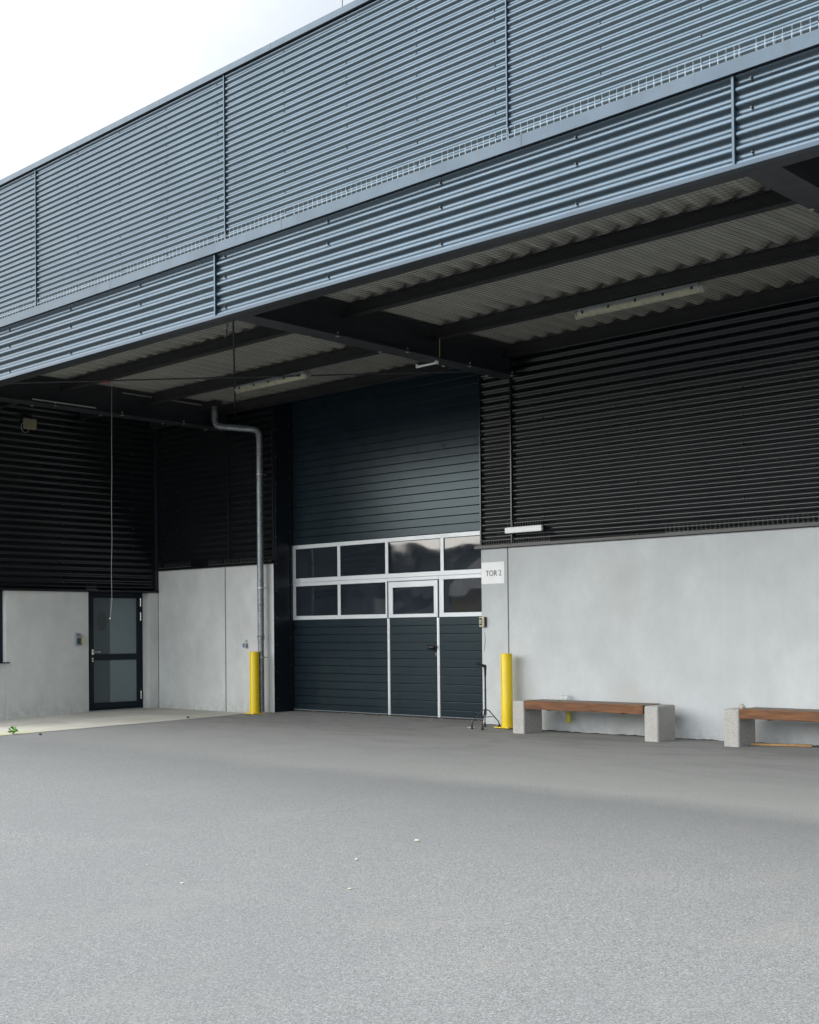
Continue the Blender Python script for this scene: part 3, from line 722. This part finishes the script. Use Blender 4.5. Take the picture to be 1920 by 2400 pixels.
t=thing('door_control',(-10.86,YW,1.42),'cream push-button switch box with three buttons beside the big door','switch')
build('housing',B(-10.905,-10.825,YW-.055,YW-.032,1.355,1.49),'cream',t,bevel=.006)
build('back_box',B(-10.900,-10.815,YW-.032,YW,1.352,1.488),'blackpl',t,bevel=.004)
for z,mt,r_ in ((1.462,'blackpl',.013),(1.424,'greyplast',.017),(1.386,'blackpl',.013)):
    q=MB(); q.bar((-10.868,YW-.054,z),(-10.868,YW-.078,z),r_,14); build('button',q,mt,t,smooth=40)
t=thing('intercom',(XL,11.38,1.22),'grey intercom with a dark keypad left of the glass entrance door','intercom')
build('housing',B(XL,XL+.045,11.315,11.415,1.118,1.325),'greyplast',t,bevel=.008)
build('keypad',B(XL+.045,XL+.049,11.335,11.405,1.145,1.245),'darkglass',t,bevel=.004)
build('speaker_grille',B(XL+.045,XL+.047,11.33,11.405,1.265,1.312),'galv',t,bevel=.004)
t=thing('key_box',(XL,11.46,1.20),'narrow cream plastic box between the intercom and the entrance door','box')
build('housing',B(XL,XL+.035,11.435,11.485,1.13,1.275),'cream',t,bevel=.008)
build('cover_screw',(lambda q:(q.bar((XL+.035,11.45,1.26),(XL+.037,11.45,1.26),.004,8),q)[1])(MB()),'blackpl',t)
px_=-15.90
t=thing('padlock_key_safe',(px_,YW,1.10),'small grey key safe with a blue flap on the pale wall near the downpipe','key safe')
build('body',B(px_-.01,px_+.042,YW-.05,YW-.008,1.062,1.135),'greyplast',t,bevel=.006)
build('flap',B(px_-.050,px_-.012,YW-.045,YW-.012,1.070,1.132),'blue',t,bevel=.004)
q=MB(); q.tube([(px_+.002,YW-.03,1.135),(px_+.004,YW-.03,1.165),(px_+.016,YW-.028,1.18),(px_+.028,YW-.03,1.165),(px_+.03,YW-.03,1.135)],.004,8); q.bar((px_+.016,YW,1.185),(px_+.016,YW-.035,1.185),.007,8); build('shackle',q,'bolt',t)
t=thing('wall_box',(XL,10.5,4.72),'pale beige box with a cable loop high on the dark side wing','junction box')
build('housing',B(XL,XL+.06,10.39,10.605,4.64,4.805),'olive',t,bevel=.006)
q=MB(); q.tube([(XL+.03,10.40,4.74),(XL+.03,10.35,4.70),(XL+.03,10.345,4.62),(XL+.03,10.40,4.575),(XL+.03,10.46,4.59),(XL+.03,10.49,4.64)],.0035,6); build('cable',q,'conduit',t)
t=thing('pull_switch',(-15.25,9.95,4.87),'red pull switch with a long white cord hanging from the canopy','switch')
def ray(px,py,Y):
    d=r2*((px-960)/2928.8)-u2*((py-1432.5)/2928.8)+fw; s_=Y/d.y; return d.x*s_,Y,1.3+d.z*s_
a=ray(250,893,9.95); b=ray(262,897,9.95); c=ray(262,1448,9.95)
q=MB(); q.box(a[0]-.055,a[0]+.045,a[1]-.035,a[1]+.035,a[2]-.022,a[2]+.035); build('housing',q,'red',t,bevel=.008)
q=MB(); q.bar((a[0],a[1],a[2]+.03),(a[0],a[1],4.91),.008,6); q.tube([(a[0]+.04,a[1],a[2]+.01),(b[0],b[1],b[2]+.01),(b[0],b[1],b[2]-.03)],.005,6); build('lever',q,'greyplast',t)
q=MB(); n=24; pts=[]
for k in range(n+1):
    z=b[2]-.03+(c[2]-b[2]+.03)*k/n; w_=.010*math.sin(k*.9)*(k/n); pts.append((b[0]+w_+(c[0]-b[0])*k/n+(-.02 if k>n-2 else 0)*(k-n+2),b[1],z))
q.tube(pts,.0021,6); build('cord',q,'cord',t)
q=MB(); q.lathe((pts[-1][0],pts[-1][1],pts[-1][2]-.02),[(.002,.022),(.010,.018),(.013,.005),(.010,0),(.0005,0)],12); build('cord_knob',q,'cord',t,smooth=True)
# loose wire ends hanging at the canopy edge
t=thing('loose_wire',(-10.9,8.6,4.66),'twisted black wire ends dangling from the canopy edge near the middle joint','wire')
a=ray(531,760,8.48)
q=MB(); q.tube([(a[0],a[1],4.66),(a[0]+.015,a[1],4.62),(a[0]-.01,a[1],4.57),(a[0]+.005,a[1],4.53),(a[0]-.05,a[1],4.49)],.004,6); q.tube([(a[0]+.04,a[1],4.655),(a[0]+.01,a[1],4.61),(a[0]+.012,a[1],4.56),(a[0]-.02,a[1],4.50)],.004,6); build('strand',q,'blackpl',t)

# ------------------------------------------------------------------ bollards
def bollard(x,y,r_,h,label):
    z=gh(x,y); t=thing('bollard',(x,y,z),label,'bollard','yellow bollards flanking the big door')
    q=MB(); q.lathe((x,y,z),[(r_,.010),(r_,h-.006),(r_-.004,h-.001),(r_-.006,h-.001),(.0005,h+.001)],40); build('post',q,'yellow',t,smooth=40)
    q=MB(); q.box(x-.125,x+.125,y-.125,y+.125,z+.002,z+.014); pl=build('base_plate',q,'yellow',t,bevel=.003)
    for sx in (-1,1):
        for sy in (-1,1): q=MB(); q.bar((x+sx*.10,y+sy*.10,z+.014),(x+sx*.10,y+sy*.10,z+.030),.011,6); build('anchor_bolt',q,'bolt',pl)
bollard(-15.37,12.72,.078,.985,'yellow steel bollard in front of the galvanised downpipe')
bollard(-10.345,12.83,.076,.975,'yellow steel bollard between the walking cane and the bench')

# ------------------------------------------------------------------ benches
def bench(x0,label):
    t=thing('bench',(x0+1.07,12.7,0),label,'bench','concrete and timber benches along the wall')
    for a in (x0,x0+1.95):
        build('post',B(a,a+.190,12.43,12.815,-.02,.412),'aggr',t,bevel=.022,seg=4)
    q=MB(); q.box(x0+.200,x0+1.945,12.422,12.475,.312,.418); build('front_beam',q,'wood',t,bevel=.006)
    q=MB()
    for k in range(3):
        y0=12.478+k*.112; q.box(x0+.200,x0+1.945,y0,y0+.106,.345,.418+.001*k)
    build('seat_plank',q,'woodtop',t,bevel=.006)
    q=MB(); q.box(x0+.5,x0+.54,12.48,12.80,.300,.343); q.box(x0+1.6,x0+1.64,12.48,12.80,.300,.343); build('crossbar',q,'steel',t)
bench(-9.94,'timber bench on speckled stone posts right beside the yellow bollard')
bench(-6.965,'timber bench on speckled posts at the right picture edge, a bare lath beneath it')

# ------------------------------------------------------------------ four-legged cane
cx,cy=-10.545,12.63
z0=gh(cx,cy); t=thing('walking_cane',(cx,cy,z0),'black four-footed walking cane standing alone beside the big door','walking cane')
ray3=lambda px,py,Y:Vector(ray(px,py,Y))
top=z0+.835
q=MB(); q.bar((cx,cy,z0+.20),(cx,cy,z0+.50),.0125,12); q.bar((cx,cy,z0+.50),(cx,cy,z0+.73),.011,12); q.lathe((cx,cy,z0+.49),[(.011,0),(.014,.003),(.014,.025),(.0095,.03)],12); q.bar((cx,cy,z0+.17),(cx,cy,z0+.27),.014,12)
build('shaft',q,'steel',t,smooth=40)
q=MB(); vx,vy=-.735,-.68   # handle points left in the view
pt=lambda s_,z:(cx+vx*s_,cy+vy*s_,z0+z)
vx,vy=-.73,-.685
q.tube([pt(0,.68),pt(0,.76),pt(-.002,.80),pt(.0,.835)],[.013,.016,.020,.012],12)
q.tube([pt(-.012,.812),pt(.015,.815),pt(.05,.835),pt(.085,.848),pt(.115,.85)],[.014,.019,.018,.018,.014],12)
build('handle',q,'rubber',t,smooth=40)
for dx,dy in ((-.135,-.12),(.06,-.14),(.13,.12),(-.11,.115)):
    q=MB(); ex,ey=cx+dx,cy+dy; ze=gh(ex,ey)
    q.tube([(cx,cy,z0+.245),(cx+dx*.25,cy+dy*.25,z0+.235),(cx+dx*.55,cy+dy*.55,z0+.17),(cx+dx*.92,cy+dy*.92,z0+.095),(ex,ey,ze+.05)],.0075,10)
    lg=build('leg',q,'steel',t,smooth=40)
    q=MB(); q.lathe((ex,ey,ze),[(.0005,0),(.020,0),(.021,.006),(.014,.022),(.011,.055),(.0075,.06)],14); build('rubber_foot',q,'rubber',lg,smooth=40)
q=MB(); c4=[(-.135,-.12),(.06,-.14),(.13,.12),(-.11,.115)]
for i in range(4):
    a,b=c4[i],c4[(i+1)%4]; q.bar((cx+a[0]*.62,cy+a[1]*.62,z0+.15),(cx+b[0]*.62,cy+b[1]*.62,z0+.15),.0028,6)
build('brace_wire',q,'steel',t)

# ------------------------------------------------------------------ loose things
rr=random.Random(5)
# plastic bag with a yellow wrapper stuck behind the bench
t=thing('plastic_bag',(-9.5,12.99,.3),'crumpled clear plastic bag with a yellow wrapper stuck behind the bench','bag')
q=MB(); rows=[]
for i in range(13):
    v=i/12; z=.495-.33*v; wd=.075*(1-v*.2) if v<.5 else .08*(1-.35*v)*(1.6-1.2*v)
    xo=-9.49+.045*v
    rows.append([(xo+wd*math.cos(2*math.pi*k/12)*(1+rr.uniform(-.2,.2)),12.90+.045*math.sin(2*math.pi*k/12)*(1+rr.uniform(-.5,.3)),z+rr.uniform(-.012,.012)+(-.03*abs(math.cos(2*math.pi*k/12)) if i==0 else 0)) for k in range(12)])
for r_ in rows: r_.append(r_[0])
q.grid(rows); q.add([rows[0][k] for k in range(12)],[tuple(range(12))]); build('film',q,'bag',t)
q=MB(); q.rock((-9.40,12.90,.20),.030,.025,.085,4,10,7,.22); build('wrapper',q,'yellowbag',t)
# wooden lath under the right bench
q=MB(); q.add([(-6.77,12.66,gh(0,0)+.004),(-6.79,12.70,.004),(-6.16,12.90,.004),(-6.14,12.86,.004),(-6.77,12.66,.026),(-6.79,12.70,.026),(-6.16,12.90,.030),(-6.14,12.86,.030)],[(3,2,1,0),(4,5,6,7),(0,1,5,4),(1,2,6,5),(2,3,7,6),(3,0,4,7)])
tag(build('wooden_lath',q,'stick',bevel=.002),'thin bare wooden lath lying on the asphalt under the right bench','lath')
q=MB(); q.rock((-6.835,12.62,.435),.032,.03,.027,21,9,6,.25)
tag(build('stone',q,'stone'),'small pale stone lying on top of the right bench post','stone')
for (px,py,sx,sy,sz,lb) in ((978,1973,.034,.022,.018,'largest pale oval pebble on the open asphalt, right of the centre'),(836,2017,.018,.016,.016,'small angular white pebble left of the largest pebble'),(820,2085,.022,.013,.010,'flat yellowish pebble nearest the bottom edge'),(427,2072,.020,.015,.012,'lone pale pebble on the left half of the asphalt'),(345,2028,.013,.011,.008,'tiniest pale pebble at the left, above the lone pebble')):
    d=r2*((px-960)/2928.8)-u2*((py-1432.5)/2928.8)+fw; s_=-1.3/d.z; p=d*s_
    q=MB(); sx,sy,sz=sx*.5,sy*.5,sz*.5; q.rock((0,0,sz*.75),sx,sy,sz,int(px),12,8,.10 if sx>.02 else .2)
    o=tag(build('pebble',q,'stone',smooth=True),lb,'pebble','pale pebbles scattered on the asphalt'); o.location=(p.x,p.y,0); o.rotation_euler=(0,0,R(43))
# litter along the foot of the big door
q=MB()
for k in range(70):
    x=rr.uniform(-15.15,-10.95); y=rr.choice([rr.uniform(13.27,13.38),rr.uniform(13.0,13.38)]); s_=rr.uniform(.004,.014)
    q.rock((x,y,gh(x,y)+s_*.3),s_*rr.uniform(.8,1.8),s_,s_*.45,k,6,4,.3)
tag(build('litter',q,'debris'),'tiny pale debris strewn along the foot of the big door',kind='stuff',cat='debris')
q=MB()
for k in range(260):
    x=rr.uniform(-15,0); y=rr.uniform(3.5,12.8); s_=rr.uniform(.002,.004)
    q.rock((x,y,gh(x,y)+s_*.3),s_*rr.uniform(.8,1.6),s_,s_*.6,k,5,3,.3)
tag(build('grit',q,'debris'),'fine pale grit scattered over the asphalt yard',kind='stuff',cat='grit')
q=MB(); p=ray(1100,1704,12.55)
q.rock((-10.76,12.60,gh(-10.76,12.60)+.004),.07,.035,.005,9,14,5,.3)
tag(build('paper_scrap',q,'white'),'flattened whitish scrap on the asphalt at the foot of the cane','scrap')
# dark pebbles next to the slab edge
for (px,py,lb) in ((441,1684,'dark grit lump on the pale slab near the inner corner'),(95,1723,'dark grit lump on the asphalt right of the green weed')):
    d=r2*((px-960)/2928.8)-u2*((py-1432.5)/2928.8)+fw; s_=-1.3/d.z; p=d*s_
    q=MB(); q.rock((0,0,.012),.025,.018,.016,px,8,6,.3); o=tag(build('dark_pebble',q,'dirt'),lb,'pebble'); o.location=(p.x,p.y,gh(p.x,p.y)+.004)
# weed
wx,wy=-15.10,8.40; wz=gh(wx,wy)
t=thing('weed',(wx,wy,wz),'bright green maple-leaved weed at the edge of the pale slab','weed')
q=MB(); ql=MB()
def lobed(c,s_,yaw,pitch_,roll_):
    s_*=.64
    mt=Matrix.Rotation(yaw,4,'Z')@Matrix.Rotation(pitch_,4,'X')@Matrix.Rotation(roll_,4,'Y')
    out_=[]
    for k in range(31):
        a=-math.pi*.5+2*math.pi*(k+.5)/31; lob=.62+.38*abs(math.cos(2.5*(a-math.pi/2)))**1.3+.05*math.sin(13*a)
        if math.sin(a)<-.93: lob*=.35
        r_=s_*lob; out_.append((r_*math.cos(a),r_*math.sin(a)+s_*.35,-.18*r_*abs(math.cos(a))))
    V=[Vector((0,s_*.3,.01))]+[Vector(p_) for p_ in out_]
    V=[mt@v+Vector(c) for v in V]
    ql.add(V,[(0,k+1,(k+1)%31+1) for k in range(31)])
for k,(dx,dy,dz,s_,yw) in enumerate(tuple((a_*.62,b_*.62,c_*.62,d_,e_) for a_,b_,c_,d_,e_ in (((0,0,.11,.055,2.4),(-.06,-.03,.085,.05,3.3),(.055,.01,.09,.05,1.2),(-.02,.04,.125,.045,.4),(.02,-.05,.055,.055,4.2),(-.075,.03,.05,.045,2.8),(.08,-.03,.05,.04,5.0),(.0,-.02,.14,.035,3.9),(-.04,-.06,.045,.04,3.7),(.045,.05,.06,.04,.9))))):
    q.tube([(wx,wy,wz),(wx+dx*.5,wy+dy*.5,wz+dz*.7),(wx+dx,wy+dy,wz+dz)],.0018,5)
    lobed((wx+dx,wy+dy,wz+dz),s_,yw,R(rr.uniform(25,60)),R(rr.uniform(-20,20)))
build('stem',q,'leaf',t); build('foliage',ql,'leaf',t)

# ------------------------------------------------------------------ across the yard (seen mirrored in the door panes)
t=thing('opposite_hall',(-30,-26,0),'low grey hall across the yard, seen only mirrored in the door glazing','building')
build('wall',B(-62,-16,-34,-24,0,5.0),'lime',t)
for k in range(9): build('window',B(-60+5*k,-57+5*k,-23.99,-23.96,2.6,3.8),'glass',t)
build('roof',B(-62.4,-15.6,-34.4,-23.6,5.0,5.3),'steel',t)
t=thing('ochre_shed',(-34,-19,0),'ochre clad shed across the yard, seen only mirrored in the right door panes','building')
build('wall',B(-37.6,-31.0,-22,-16,0,3.2),'ochre',t)
q=MB(); q.add([(-37.9,-22.3,3.2),(-30.7,-22.3,3.2),(-30.7,-15.7,3.2),(-37.9,-15.7,3.2),(-37.9,-19,4.3),(-30.7,-19,4.3)],[(0,1,5,4),(3,4,5,2),(0,4,3),(1,2,5),(0,3,2,1)]); build('roof',q,'steel',t)
